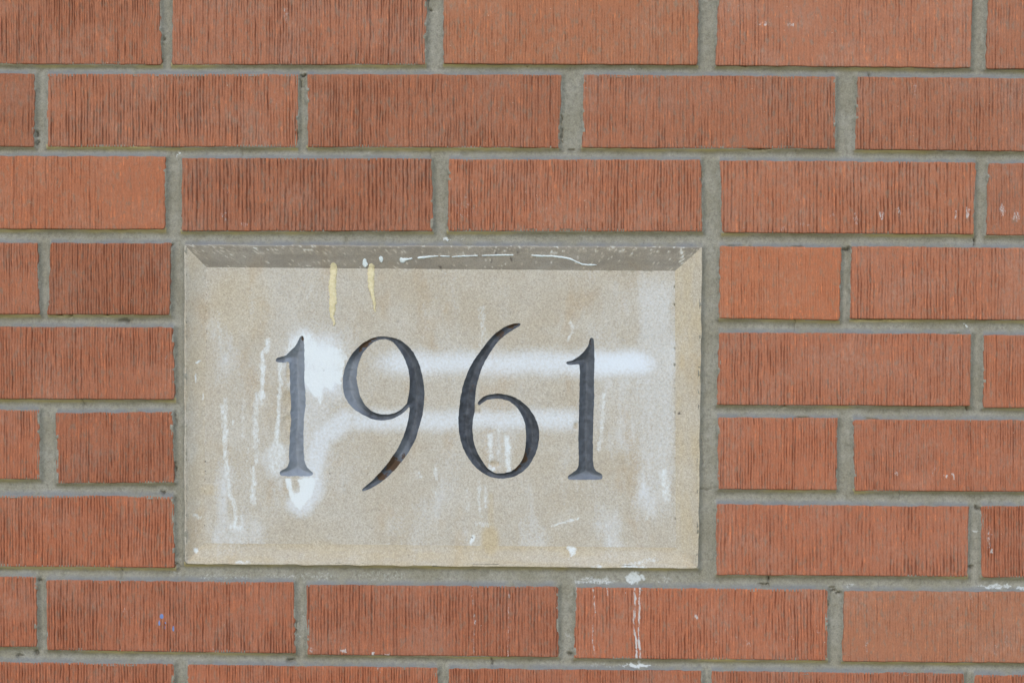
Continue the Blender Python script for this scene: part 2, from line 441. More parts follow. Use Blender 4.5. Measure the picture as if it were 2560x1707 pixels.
SPECIAL = {}
def near(x, y):
    return min(range(N_SEEN), key=lambda k: (sum(B[k][:4]) / 4 - x) ** 2 + (sum(B[k][4:]) / 4 - y) ** 2)
SPECIAL[near(1950, 708)] = dict(amp=1.15, col=(1.05, 0.96, 0.88))          # the smooth orange half brick
SPECIAL[near(1430, 70)] = dict(amp=1.05, col=(0.95, 0.96, 0.93))
SPECIAL[near(766, 486)] = dict(amp=3.0, cell=3.9)
SPECIAL[near(1437, 489)] = dict(amp=2.4, cell=3.1)
SPECIAL[near(2120, 494)] = dict(amp=2.5, cell=3.8)
SPECIAL[near(2106, 1350)] = dict(amp=2.7, cell=3.6)
SPECIAL[near(1752, 1556)] = dict(amp=2.4, cell=3.2)
SPECIAL[near(1080, 1550)] = dict(amp=2.4, cell=3.2)
SPECIAL[near(2425, 1566)] = dict(amp=0.95, col=(0.93, 0.98, 1.0))
SPECIAL[near(2110, 70)] = dict(amp=1.1)
SPECIAL[near(45, 690)] = dict(amp=1.1, col=(0.97, 0.90, 0.85))

def build_brick(i, b):
    xlt, xlb, xrt, xrb, ytl, ytr, ybl, ybr = b
    seen = i < N_SEEN
    cx, cy = sum(b[:4]) / 4, sum(b[4:]) / 4
    amp, cell, col = character(i, cx, cy)
    sp = SPECIAL.get(i, {})
    amp, cell = sp.get("amp", amp), sp.get("cell", cell)
    if "col" in sp: col = np.array(sp["col"])
    w, h = (xrt + xrb - xlt - xlb) / 2, (ybl + ybr - ytl - ytr) / 2
    dx, dy = (1.35, 4.6) if seen else (8.0, 18.0)
    def ax(L, st):
        m = max(3, int(round(L / st)))
        core = np.linspace(3.2, L - 3.2, m)
        return np.concatenate([[0, 0.9, 2.0], core, [L - 2.0, L - 0.9, L]]) / L
    s, t = ax(w, dx), ax(h, dy)
    if seen:      # nothing finer than needed outside the picture
        xm = xlt + s * (xrt - xlt)
        keep = (xm > -30) & (xm < 2590) | (np.arange(len(s)) % 6 == 0) | (np.arange(len(s)) < 3) | (np.arange(len(s)) > len(s) - 4)
        s = s[keep]
    s, t = np.meshgrid(s, t)
    xl = xlt + (xlb - xlt) * t; xr = xrt + (xrb - xrt) * t
    yt = ytl + (ytr - ytl) * s; yb = ybl + (ybr - ybl) * s
    x = xl + (xr - xl) * s; y = yt + (yb - yt) * t
    dl, dr, dt, db = s * w, (1 - s) * w, t * h, (1 - t) * h
    # uneven arrises
    rag = 3.4 if cx < 1900 and 560 < cy < 1440 else 2.6
    x = x + (fbm(y / 11, i * 3.7, 21, 2) - .5) * 2 * rag * np.exp(-dl / 7) + (fbm(y / 11, i * 5.1 + 9, 22, 2) - .5) * 2 * rag * np.exp(-dr / 7)
    y = y + (fbm(x / 22, i * 2.3, 23, 3) - .5) * 4.0 * np.exp(-dt / 7) + (fbm(x / 34, i * 4.3 + 5, 24, 3) - .5) * 2.6 * np.exp(-db / 7)
    for (ux, uy, sx, sy, q_) in ((dl, dt, 1, 1, 0), (dr, dt, -1, 1, 1), (dl, db, 1, -1, 2), (dr, db, -1, -1, 3)):
        rc = 3.0 + 7.0 * hash01(np.array([i]), np.array([20 + q_]), 19)[0] ** 2
        vx, vy = np.clip(rc - ux, 0, None), np.clip(rc - uy, 0, None)
        over = np.clip(np.hypot(vx, vy) - rc, 0, None) * (vx > 0) * (vy > 0)
        x = x + sx * over * 0.7; y = y + sy * over * 0.7
    # combed face: wavering, interrupted vertical grooves
    pitch = cell * 2.45
    u = x + (fbm(x / 90, y / 80, 31 + i, 2) - .5) * 3.5 + (noise(x / 14, y / 18, 61 + i) - .5) * 1.2
    cut = np.zeros_like(x)
    for lay, (pm_, wid, gain) in enumerate(((1.0, 0.31, 1.0), (0.61, 0.34, 0.32))):
        up = u / (pitch * pm_) + 0.5 * lay
        kk = np.floor(up); f = up - kk
        z0 = np.zeros_like(kk)
        ctr = 0.5 + 0.26 * (hash01(kk, z0, 41 + i + 300 * lay) - .5) + 0.16 * (noise(kk * 7.3, y / 17, 43 + i + 300 * lay) - .5)
        hw = wid * (0.55 + 0.8 * hash01(kk, z0 + 2, 45 + i + 300 * lay))
        dk = (0.60 + 0.40 * hash01(kk, z0 + 4, 47 + i + 300 * lay)) * np.clip(0.42 + 0.72 * noise(kk * 5.7, y / 30, 49 + i + 300 * lay) + 0.5 * (noise(kk * 3.1, y / 8, 53 + i + 300 * lay) - .5), 0, 1.25)
        cut = np.maximum(cut, gain * dk * (1 - sm(0.15, 1.0, np.abs(f - ctr) / hw)))
    strength = 0.55 + 0.45 * sm(0.25, 0.65, fbm(x / 170, y / 90, 81 + i, 3))
    cut = np.clip(cut * strength * 1.1, 0, 1)
    lip = sm(0.55, 0.85, noise(u / cell, y / 36, 55 + i)) * (1 - cut)
    body = (fbm(x / 120, y / 90, 91 + i, 3) - .5) * 3.0
    depth = amp * 1.75 * cut - amp * 0.30 * lip + body
    r = 3.6
    dm = np.minimum(np.minimum(dl, dr), np.minimum(dt, db))
    q = np.clip(1 - dm / r, 0, 1)
    depth = depth + r * (1 - np.sqrt(np.clip(1 - q * q, 0, 1)))
    # chips along the arrises
    ch = sm(0.76, 0.92, fbm(x / 9, y / 9, 101 + i, 2)) * np.exp(-dm / 4)
    depth = depth + ch * 2.2
    proud = (hash01(np.array([i]), np.array([8]), 15)[0] - .5) * 3.0
    if cy < 100 and cx > 1100: proud = -2.2
    depth = depth + proud
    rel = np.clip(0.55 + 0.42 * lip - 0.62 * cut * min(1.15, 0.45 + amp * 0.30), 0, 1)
    white = brick_white(x, y) if seen else np.zeros_like(x)
    smudge = 0.30 * sm(0.62, 0.9, fbm(x / 14, y / 30, 111 + i, 3)) + 0.35 * ch
    blue = np.maximum.reduce([blob(x, y, 404, 1540, 6, 8), blob(x, y, 398, 1557, 3, 8), blob(x, y, 413, 1556, 2.5, 4), blob(x, y, 433, 1571, 3, 8), blob(x, y, 412, 1568, 1.5, 4)]) if i == near(427, 1540) else np.zeros_like(x)
    ny, nx = x.shape
    co = W(x, y, depth)
    m = np.stack([rel, white, smudge, blue], -1).reshape(-1, 4)
    # sides and back
    k = np.arange(ny * nx).reshape(ny, nx)
    ring = np.concatenate([k[0, :], k[1:, -1], k[-1, -2::-1], k[-2:0:-1, 0]])
    R = len(ring); o1 = len(co); o2 = o1 + R
    back = co[ring].copy(); back[:, 1] = 70 * S
    co = np.vstack([co, co[ring], back])
    mr = m[ring].copy(); mr[:, 0] = 0.62; mr[:, 2] = 0
    m = np.vstack([m, mr, mr])
    a = np.arange(R); bb = (a + 1) % R
    side = np.stack([o1 + a, o1 + bb, o2 + bb, o2 + a], -1)
    o = mesh_obj("brick", co, [grid_faces(ny, nx), side, (o2 + a)[None, :]], M_BRICK, None, m)
    o.color = (*[float(v) for v in col], 1)
    return wall_child(o)

for i, b in enumerate(B):
    build_brick(i, b)

# --- mortar: one sheet of tooled, hollow joints
VOIDS = [(92, 335, 4, 11), (91, 357, 3, 9), (1070, 10, 4, 20), (1077, 25, 5, 4), (758, 188, 9, 3), (1404, 300, 2.2, 18), (1404, 340, 2.6, 26), (150, 787, 11, 3),
         (175, 789, 6, 2), (263, 788, 6, 3), (309, 802, 22, 4), (2114, 623, 10, 4), (2122, 620, 4, 7), (1850, 614.5, 45, 1.6), (1990, 617, 40, 1.4), (2200, 798, 85, 1.6), (1960, 1016, 12, 2),
         (2420, 1021, 3, 8), (2438, 601, 1.3, 15), (89, 1634, 8, 9), (46, 1640, 14, 3), (98, 1452, 3, 3), (407, 1233, 6, 6), (725, 1652, 13, 3), (740, 1570, 2, 22),
         (438, 1175, 2.4, 34), (438, 1415, 3, 6), (1427, 1636, 10, 4), (1231, 1655, 1.5, 11), (1924, 1449, 2, 11), (1910, 1461, 16, 1.6), (2088, 1476, 9, 3), (2100, 1484, 6, 5), (2080, 1470, 10, 2),
         (2446, 1271, 5, 8), (2429, 1419, 9, 6), (438, 1050, 2, 26), (407, 100, 2.2, 20), (404, 150, 3, 8), (2010, 1044, 26, 1.5), (2180, 1048, 22, 1.6), (2390, 833, 20, 1.6), (1430, 373, 12, 2), (1900, 372.5, 40, 1.5),
         (1860, 165, 12, 2.2), (1318, 163.5, 10, 2), (2410, 788, 12, 2), (744, 340, 2, 18), (1397, 1625, 2, 16), (1754, 440, 1.8, 20), (2175, 188, 4, 4), (750, 210, 2, 14), (2071, 1510, 2, 14), (425, 612, 6, 3)]
def build_mortar():
    st = 3.0
    xs = np.arange(-700, 3270, st); ys = np.arange(-400, 2120, st)
    X, Y = np.meshgrid(xs, ys)
    D = np.full(X.shape, 60.0)
    ledge_shade = np.zeros(X.shape)    # shade painted on the lower lip of a bed joint
    low = np.zeros(X.shape)      # 1 right under a brick, fades down the joint
    for b in B + [[STONE_Q[0, 0], STONE_Q[3, 0], STONE_Q[1, 0], STONE_Q[2, 0], STONE_Q[0, 1], STONE_Q[1, 1], STONE_Q[3, 1], STONE_Q[2, 1]]]:
        xlt, xlb, xrt, xrb, ytl, ytr, ybl, ybr = b
        j0, j1 = np.searchsorted(xs, [min(xlt, xlb) - 62, max(xrt, xrb) + 62])
        i0, i1 = np.searchsorted(ys, [min(ytl, ytr) - 62, max(ybl, ybr) + 62])
        if j1 <= j0 or i1 <= i0: continue
        x, y = X[i0:i1, j0:j1], Y[i0:i1, j0:j1]
        t = np.clip((y - ytl) / (ybl - ytl), 0, 1); s = np.clip((x - xlt) / (xrt - xlt), 0, 1)
        ex = np.maximum(xlt + (xlb - xlt) * t - x, x - (xrt + (xrb - xrt) * t))
        ey = np.maximum(ytl + (ytr - ytl) * s - y, y - (ybl + (ybr - ybl) * s))
        dd = np.where((ex > 0) | (ey > 0), np.hypot(np.maximum(ex, 0), np.maximum(ey, 0)), np.maximum(ex, ey))
        D[i0:i1, j0:j1] = np.minimum(D[i0:i1, j0:j1], dd)
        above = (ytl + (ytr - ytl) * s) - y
        ledge_shade[i0:i1, j0:j1] = np.maximum(ledge_shade[i0:i1, j0:j1], np.where((ex < 0) & (above > -6), 0.70 * (1 - sm(2, 17, above + 3 * (noise(x / 20, y / 20, 6) - .5))), 0))
        below = (y - (ybl + (ybr - ybl) * s))
        low[i0:i1, j0:j1] = np.maximum(low[i0:i1, j0:j1], np.where((ex < 2) & (below > -6), 1 - sm(2, 12, below + 2.5 * (noise(x / 15, y / 15, 5) - .5)), 0))
    e = fbm(X / 22, Y / 22, 201, 3) - .5
    hollow = 1 - (1 - np.clip((D + e * 3) / 16.0, 0, 1)) ** 2
    depth = 4.0 + 12.0 * hollow + (fbm(X / 60, Y / 40, 203, 3) - .5) * 4 + (noise(X / 5, Y / 5, 205) - .5) * 0.9
    # smears up onto the arrises
    depth = depth - 4.2 * (1 - np.clip(low + ledge_shade, 0, 1)) * sm(0.56, 0.80, fbm(X / 18, Y / 14, 207, 3)) * np.exp(-np.maximum(D, 0) / 4)
    dark = np.zeros(X.shape)
    for cx, cy, rx, ry in VOIDS:
        j0, j1 = np.searchsorted(xs, [cx - 2 * rx - 8, cx + 2 * rx + 8]); i0, i1 = np.searchsorted(ys, [cy - 2 * ry - 8, cy + 2 * ry + 8])
        x, y = X[i0:i1, j0:j1], Y[i0:i1, j0:j1]
        v = blob(x + (noise(x / 6, y / 6, 11) - .5) * 8, y + (noise(x / 6, y / 6, 12) - .5) * 5, cx, cy, rx * 0.85 + 0.9, ry * 0.85 + 0.9)
        depth[i0:i1, j0:j1] += 11 * v
        dark[i0:i1, j0:j1] = np.maximum(dark[i0:i1, j0:j1], 0.6 * v)
    for cpts in [[(2438, 585), (2441, 598), (2436, 615)], [(1985, 792), (1990, 806), (1986, 828)], [(1231, 1645), (1229, 1656), (1233, 1668)], [(1924, 1440), (1921, 1452), (1925, 1466)], [(1745, 1222), (1768, 1226), (1792, 1219)], [(1752, 1090), (1760, 1130), (1757, 1165)],
                 [(1080, 372), (1074, 381), (1078, 394)], [(438, 1405), (450, 1418), (441, 1440)], [(600, 370), (606, 380), (603, 392)], [(1600, 160), (1604, 172), (1601, 186)], [(860, 583), (864, 596), (861, 610)], [(2250, 1228), (2254, 1238), (2249, 1252)], [(300, 1420), (304, 1430), (301, 1444)], [(1990, 374), (1994, 384), (1991, 398)], [(205, 998), (209, 1010), (206, 1024)], [(745, 1210), (747, 1212)]]:
        a0, a1 = np.min(cpts, 0), np.max(cpts, 0)
        j0, j1 = np.searchsorted(xs, [a0[0] - 12, a1[0] + 12]); i0, i1 = np.searchsorted(ys, [a0[1] - 12, a1[1] + 12])
        x, y = X[i0:i1, j0:j1], Y[i0:i1, j0:j1]
        v = 1 - sm(0.6, 2.6, seg_dist(x + (noise(x / 5, y / 5, 15) - .5) * 5, y, cpts))
        depth[i0:i1, j0:j1] += 4 * v; dark[i0:i1, j0:j1] = np.maximum(dark[i0:i1, j0:j1], 0.62 * v)
    white = np.zeros(X.shape)
    Xd = X + (fbm(X / 12, Y / 9, 217, 3) - .5) * 34; Yd = Y + (fbm(X / 10, Y / 10, 218, 3) - .5) * 16
    for cx, cy, rx, ry, a in [(1490, 1452, 60, 11, .62), (1586, 1448, 22, 18, .85), (1660, 1452, 30, 6, .45), (1595, 1664, 36, 5, .95), (1520, 1664, 50, 3, .5), (1598, 1652, 10, 8, .6),
                              (560, 1442, 90, 10, .40), (750, 1440, 120, 9, .42), (950, 1440, 80, 14, .40), (1120, 1446, 60, 10, .30), (435, 1432, 14, 8, .5), (2490, 1466, 50, 5, .7), (2130, 1466, 20, 5, .5), (2555, 1470, 20, 6, .7),
                              (1115, 596, 7, 3, .95), (1148, 597, 8, 2, .7), (438, 386, 5, 4, .9), (1425, 1490, 7, 20, .35), (1420, 1590, 5, 20, .45), (766, 1537, 3, 18, .55), (744, 1600, 3, 10, .6),
                              (1790, 740, 20, 300, .18), (2428, 174, 4, 4, .4), (1580, 174, 5, 3, .7), (2418, 815, 4, 4, .9), (1118, 540, 10, 24, .35), (2440, 1325, 4, 6, .7), (500, 1638, 40, 4, .4), (915, 383, 30, 3, .45)]:
        white = np.maximum(white, a * blob(Xd, Yd, cx, cy, rx * 1.15, ry * 1.15))
    # yellow-green bounce light off the ground, painted in under the brick arrises
    bounce_tint = low * (D > 0.5) * (0.22 + 0.50 * sm(0.38, 0.7, fbm(X / 150, Y / 60, 209, 3)))
    use = (D > -7)
    vid = -np.ones(X.shape, int)
    cell = use[:-1, :-1] & use[1:, :-1] & use[:-1, 1:] & use[1:, 1:]
    need = np.zeros(X.shape, bool)
    for di in (0, 1):
        for dj in (0, 1):
            need[di:X.shape[0] - 1 + di, dj:X.shape[1] - 1 + dj] |= cell
    vid[need] = np.arange(need.sum())
    q = np.stack([vid[:-1, :-1][cell], vid[1:, :-1][cell], vid[1:, 1:][cell], vid[:-1, 1:][cell]], -1)
    co = W(X[need], Y[need], depth[need])
    m = np.stack([white[need], dark[need], bounce_tint[need], ledge_shade[need]], -1)
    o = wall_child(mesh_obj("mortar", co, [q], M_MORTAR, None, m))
    o["label"] = "grey tooled mortar joints with small dark gaps and white smears"
build_mortar()

def solid(name, x0, x1, y0, y1, z0, z1, mat):
    co = np.array([[x, y, z] for x in (x0, x1) for y in (y0, y1) for z in (z0, z1)], float)
    f = np.array([[0, 1, 3, 2], [4, 6, 7, 5], [0, 4, 5, 1], [2, 3, 7, 6], [0, 2, 6, 4], [1, 5, 7, 3]])
    return mesh_obj(name, co, [f], mat, None, None, False)
wall_child(solid("wall_backing", -1.4, 1.4, 0.0240, 0.26, GZ, 1.0, M_CORE))

# ------------------------------------------------------------------ date stone
stone = thing("date_stone", "pale limestone date stone carved 1961 in a sunk panel with white spray and yellow drips", "date stone", (0, 0, (853.5 - 1415) * S))
SZ = stone.location.z
def stone_child(o):
    o.parent = stone
    o.matrix_parent_inverse = Matrix.Translation((0, 0, -SZ))
    return o

SUNK = 22.0
def stone_white(x, y):
    """runs, splashes and chalky rubbing (sharp edged)"""
    w = np.zeros(np.shape(x))
    nx_ = (fbm(x / 18, y / 18, 301, 3) - .5)
    for pts, r, a in [([(545, 808), (550, 868)], 5, .45), ([(562, 1000), (560, 1110), (568, 1200), (583, 1280), (587, 1325)], 6.5, .60), ([(551, 1010), (556, 1105)], 4, .5),
                      ([(668, 850), (665, 880)], 8, .62), ([(656, 885), (653, 1010)], 6.5, .66), ([(700, 905), (697, 985), (690, 1110)], 6, .62), ([(640, 985), (636, 1060), (640, 1160)], 9, .55),
                      ([(632, 1170), (630, 1255)], 8, .58), ([(606, 1000), (604, 1090)], 5, .42), ([(600, 1290), (600, 1325)], 7, .5), ([(575, 1318), (575, 1322)], 4, .8), ([(618, 1120), (612, 1280)], 5, .36),
                      ([(1225, 1090), (1228, 1185)], 9, .62), ([(1268, 1095), (1272, 1180)], 9, .70), ([(1245, 1060), (1247, 1185)], 6, .45), ([(1197, 1205), (1200, 1290)], 4, .5), ([(1212, 1210), (1214, 1270)], 4, .55), ([(1168, 1225), (1170, 1280)], 5, .42),
                      ([(1205, 770), (1208, 870)], 13, .40), ([(1512, 985), (1505, 1090), (1502, 1120)], 6, .55), ([(1660, 1180), (1668, 1245)], 14, .55), ([(1500, 1110), (1498, 1125)], 6, .6),
                      ([(1380, 1317), (1405, 1309), (1447, 1296)], 2.6, .68), ([(1190, 1310), (1222, 1312)], 7, .50), ([(1175, 1355), (1182, 1342)], 5, .95), ([(1424, 1372), (1436, 1375), (1431, 1386)], 7, .85),
                      ([(1630, 1270), (1618, 1300)], 5, .5), ([(1580, 1410), (1640, 1398)], 6, .5), ([(1480, 1420), (1500, 1417)], 6, .6), ([(1560, 1418), (1610, 1420)], 8, .6),
                      ([(1425, 805), (1432, 820), (1420, 850)], 6, .55), ([(1045, 1185), (1047, 1190)], 9, .5), ([(1090, 1175), (1092, 1200)], 5, .6), ([(1080, 1225), (1090, 1235)], 4, .5),
                      ([(730, 720), (770, 712)], 5, .30), ([(777, 712), (768, 745)], 5, .42), ([(488, 905), (494, 900)], 3, .9), ([(486, 935), (488, 955)], 2, .7), ([(487, 1375), (488, 1377)], 5, .9),
                      ([(485, 1287), (498, 1295)], 6, .55), ([(590, 1405), (625, 1404)], 4, .55), ([(504, 985), (505, 1000)], 1.6, .8), ([(578, 1050), (578, 1062)], 1.6, .7), ([(600, 612), (640, 618)], 4, .45)]:
        w = np.maximum(w, a * (1 - sm(r * 0.3 - 1, r * 1.5 + 3, seg_dist(x + nx_ * 11, y + nx_ * 9, pts))))
    # solid white around the first 1
    edge = np.interp(x, [700, 735, 758, 768, 783, 790, 797, 804, 807, 813, 820, 824, 832, 838, 846, 851, 858, 866], [905, 960, 962, 972, 1000, 996, 1012, 1003, 972, 965, 972, 978, 966, 958, 972, 970, 935, 900])
    edge = edge + (noise(x / 5, y / 40, 303) - .5) * 16
    q = fbm(x / 40, y / 40, 305, 3) - .5
    blk = sm(692, 738, x + q * 24) * (1 - sm(838, 906, x + q * 34)) * sm(798, 872, y + q * 40 - (x - 720) * 0.22) * (1 - sm(-8, 5, y - edge))
    hat = fbm(x / 4, y / 70, 308, 2) - .5
    w = np.maximum(w, (0.86 + 0.7 * q + 0.5 * hat) * blk)
    tip = poly_mask(x + q * 8, y + (noise(x / 6, y / 6, 306) - .5) * 9, [(711, 1196), (788, 1194), (784, 1222), (770, 1250), (747, 1276), (733, 1262), (719, 1240)], 4.0)
    w = np.maximum(w, (0.92 + 0.3 * q) * tip * (1 - 0.92 * blob(x + q * 12, y, 737, 1214, 12, 26)))
    w = np.maximum(w, 0.50 * blob(x, y, 690, 1145, 30, 55) * (x < 714))
    # scattered flecks under the top edge of the stone
    return w

def stone_spray(x, y):
    """soft sprayed-on whitening"""
    n = fbm(x / 55, y / 55, 311, 3) - .5
    s = 0.72 * box(x + n * 60, y + n * 60 - (x - 720) * 0.2, 716, 850, 815, 985, 34, 44)
    s = np.maximum(s, 0.55 * sm(700, 730, x) * (1 - sm(820, 905, x)) * sm(800, 850, y) * (1 - sm(880, 930, y)))
    s = np.maximum(s, 0.46 * box(x + n * 30, y + n * 30, 728, 840, 950, 1180, 34, 50))
    s = np.maximum(s, 0.42 * blob(x + n * 40, y + n * 40, 690, 1150, 46, 70))
    s = np.maximum(s, 0.34 * box(x + n * 50, y + n * 50, 690, 900, 790, 1000, 50, 50))
    s = np.maximum(s, 0.62 * (1 - sm(10, 58, seg_dist(x + n * 18, y, [(860, 1050), (800, 1095), (775, 1180), (775, 1230), (748, 1262)]))))
    b1 = np.exp(-np.abs((y - 908 - n * 16) / 39) ** 2.2)
    s = np.maximum(s, b1 * (0.68 + 0.24 * sm(1380, 1560, x)) * sm(860, 1000, x) * (1 - sm(1590, 1700, x)))
    s = np.maximum(s, 0.26 * np.exp(-((y - 915) / 50) ** 4) * sm(1180, 1300, x) * (1 - sm(1600, 1700, x)))
    b2 = np.exp(-np.abs((y - 1050 - n * 18) / 34) ** 2.4)
    s = np.maximum(s, b2 * 0.64 * sm(820, 900, x) * (1 - sm(1420, 1500, x)))
    s = np.maximum(s, 0.40 * box(x + n * 25, y + n * 40, 1590, 1688, 690, 1290, 16, 50))
    s = np.maximum(s, 0.20 * box(x + n * 60, y + n * 40, 1430, 1600, 1180, 1290, 60, 50))
    s = np.maximum(s, 0.30 * blob(x, y, 1248, 1090, 60, 110))
    s = np.maximum(s, 0.26 * box(x + n * 10, y, 962, 1016, 1280, 1352, 16, 30))
    s = np.maximum(s, 0.30 * box(x, y, 962, 978, 1350, 1402, 6, 8)); s = np.maximum(s, 0.26 * box(x, y, 995, 1012, 1350, 1400, 6, 8))
    s = np.maximum(s, 0.20 * box(x + n * 60, y + n * 60, 540, 720, 860, 1330, 60, 90))
    s = np.maximum(s, 0.18 * sm(600, 700, x + (y - 680) * 0.5 + n * 60) * (1 - sm(830, 880, x)) * (1 - sm(800, 860, y)))
    # thin lime haze, patchy and drawn downwards
    hz = fbm(x / 70, y / 150, 315, 4); hf = fbm(x / 14, y / 60, 316, 3)
    where = 0.45 + 0.35 * sm(1350, 1650, x) + 0.30 * sm(1100, 1300, y) + 0.25 * (1 - sm(560, 760, x))
    s = np.maximum(s, 0.42 * where * sm(0.36, 0.72, hz) + 0.16 * sm(0.5, 0.75, hf) * where)
    return s

PITS = [(993, 804, 7, 8, .45), (1700, 1034, 6, 4, .9), (927, 1321, 3, 2, .9), (1082, 1322, 1.5, 4, .9), (823, 1185, 2, 3, .8), (1233, 1248, 7, 4, .45), (1275, 1250, 6, 5, .4), (1341, 782, 4, 5, .55),
        (1465, 762, 5, 3, .5), (1390, 1040, 5, 5, .5), (1212, 1060, 4, 5, .5), (1228, 1072, 6, 4, .45), (1180, 1344, 3, 3, .9), (1165, 1275, 4, 6, .4), (1215, 1290, 5, 8, .3), (1560, 690, 7, 7, .35),
        (1101, 667, 5, 4, .9), (1240, 634, 4, 5, .8), (1229, 652, 4, 6, .75), (1278, 647, 4, 6, .85), (1294, 630, 4, 5, .8), (1226, 636, 3, 3, .6), (1163, 647, 2, 3, .6), (1021, 1388, 4, 1.6, .6), (1640, 1395, 10, 3, .3)]
_r = np.random.default_rng(11)
PITS += [(float(_r.uniform(525, 1680)), float(_r.uniform(690, 1350)), float(_r.uniform(1.2, 3.6)), float(_r.uniform(1.2, 3.0)), float(_r.uniform(.3, .75))) for _ in range(70)]
def stone_masks(x, y, part):
    fl = None
    white = stone_white(x, y); spray = stone_spray(x, y)
    if part != "panel": spray = spray * {"left": 1.0, "right": 0.6, "bottom": 0.5, "top": 0.1}[part]
    if part == "top":
        white = white * 0.2
        fl = 0.8 * sm(0.64, 0.76, fbm(x / 6, y / 4, 321, 2)) * (1 - sm(622, 640, y - (x - 461) * 0.0045)) * (0.35 + 0.65 * sm(0.4, 0.65, noise(x / 60, 0 * y, 322)))
        white = np.maximum(white, 0.75 * fl)
        white = np.maximum(white, 0.5 * sm(0.76, 0.86, fbm(x / 5, y / 4, 323, 2)))
        white = np.maximum(white, .7 * blob(x, y, 1705, 648, 8, 22) * sm(.35, .6, noise(x / 4, y / 4, 324)))
    warm = np.zeros(np.shape(x))
    warm = np.maximum(warm, 0.55 * blob(x, y, 1225, 1352, 26, 46)); warm = np.maximum(warm, 0.30 * stroke(x, y, [(1226, 1240), (1228, 1350)], 7, 4))
    warm = np.maximum(warm, 0.30 * blob(x, y, 520, 1225, 30, 16)); warm = np.maximum(warm, 0.22 * blob(x, y, 600, 760, 90, 100)); warm = np.maximum(warm, 0.25 * blob(x, y, 800, 1380, 60, 30))
    for cx, cy, rx, ry in [(726, 1000, 16, 30), (722, 1060, 14, 26), (722, 925, 9, 40)]: warm = np.maximum(warm, 0.22 * blob(x, y, cx, cy, rx, ry) * (x < 728))
    if part == "bottom": warm = np.maximum(warm, 0.14 + 0.22 * sm(0.3, 0.7, fbm(x / 90, y / 14, 331, 3)))
    if part == "right": warm = np.maximum(warm, 0.16 + 0.24 * sm(0.35, 0.7, fbm(x / 20, y / 80, 333, 3)))
    if part == "left": warm = np.maximum(warm, 0.12 * sm(0.35, 0.7, fbm(x / 20, y / 80, 335, 3)))
    dark = np.zeros(np.shape(x))
    for cx, cy, rx, ry, a in PITS:
        dark = np.maximum(dark, a * blob(x, y, cx, cy, rx, ry))
    if part == "top": dark = np.maximum(dark, (1 - 0.9 * np.clip(white * 1.4, 0, 1)) * (0.54 + 0.06 * sm(0.4, 0.7, fbm(x / 70, y / 16, 341, 4))))  # downward slope: its shade painted in, together with grey weathering
    return np.stack([white, warm, dark, spray], -1).reshape(-1, 4)

# --- sloping margins: one part for each side
def round_corner(x, y):
    for (cx, cy, sx, sy, r) in [(STONE_Q[3, 0], STONE_Q[3, 1], 1, -1, 13), (STONE_Q[2, 0], STONE_Q[2, 1], -1, -1, 11), (STONE_Q[0, 0], STONE_Q[0, 1], 1, 1, 3), (STONE_Q[1, 0], STONE_Q[1, 1], -1, 1, 4)]:
        ux, uy = (x - cx) * sx, (y - cy) * sy
        m = (ux < r) & (uy < r)
        vx, vy = r - ux, r - uy
        L = np.maximum(np.hypot(vx, vy), 1e-6)
        k = np.where(m & (L > r), r / L, 1.0)
        x = np.where(m, cx + sx * (r - vx * k), x); y = np.where(m, cy + sy * (r - vy * k), y)
    return x, y
ring_pts = []
def bevel(part, label, a, b):
    A, Bq, a2, b2 = STONE_Q[a], STONE_Q[b], PANEL_Q[a], PANEL_Q[b]
    L = np.linalg.norm(Bq - A)
    u = np.linspace(0, 1, int(L / 4)); v = np.array([0, .015, .04, .08, .14, .2, .28, .36, .44, .52, .6, .68, .76, .84, .90, .95, 1.0])
    u, v = np.meshgrid(u, v)
    P0 = A + (Bq - A) * u[..., None]; P1 = a2 + (b2 - a2) * u[..., None]
    P = P0 + (P1 - P0) * v[..., None]
    x, y = P[..., 0], P[..., 1]
    wob = (fbm(u * L / 35, 0 * u + a * 7, 351, 3) - .5)
    nrm = (P1 - P0) / np.linalg.norm(P1 - P0, axis=-1, keepdims=True)
    edge_w = np.exp(-v * 18) * 4.0 * wob * np.clip(np.minimum(u, 1 - u) * 40, 0, 1)
    x = x + nrm[..., 0] * edge_w; y = y + nrm[..., 1] * edge_w
    x, y = round_corner(x, y)
    # worn: the lower and side margins run out softly into the panel, the top one stays sharp
    along = {"top": 0 * u, "right": sm(0.0, 0.16, u), "bottom": 0 * u + 1, "left": 1 - sm(0.84, 1.0, u)}[part]
    depth = SUNK * (1 - (1 - v) ** (1 + 0.9 * along)) + 2.2 * (1 - np.clip(v / 0.05, 0, 1)) ** 2 + (fbm(x / 30, y / 30, 353, 3) - .5) * 2.2 * np.sin(np.pi * np.clip(v, 0, 1))
    ny, nx = u.shape
    co = W(x, y, depth - 1.0)
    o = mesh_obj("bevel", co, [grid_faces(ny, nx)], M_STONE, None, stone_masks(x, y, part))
    me = o.data
    # front must face the viewer
    if me.polygons[len(me.polygons) // 2].normal.y > 0: me.flip_normals()
    o["label"] = label
    ring_pts.append(co[:nx])
    return stone_child(o)
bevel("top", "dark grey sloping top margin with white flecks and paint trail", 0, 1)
bevel("right", "yellowish sloping right margin", 1, 2)
bevel("bottom", "tan sloping bottom margin", 2, 3)
bevel("left", "pale sloping left margin", 3, 0)
rp = np.vstack([r[:-1] for r in ring_pts])
R = len(rp)
bk = rp.copy(); bk[:, 1] = 75 * S
sides_m = np.zeros((2 * R, 4)); sides_m[:, 1] = 0.1
a = np.arange(R); bb = (a + 1) % R
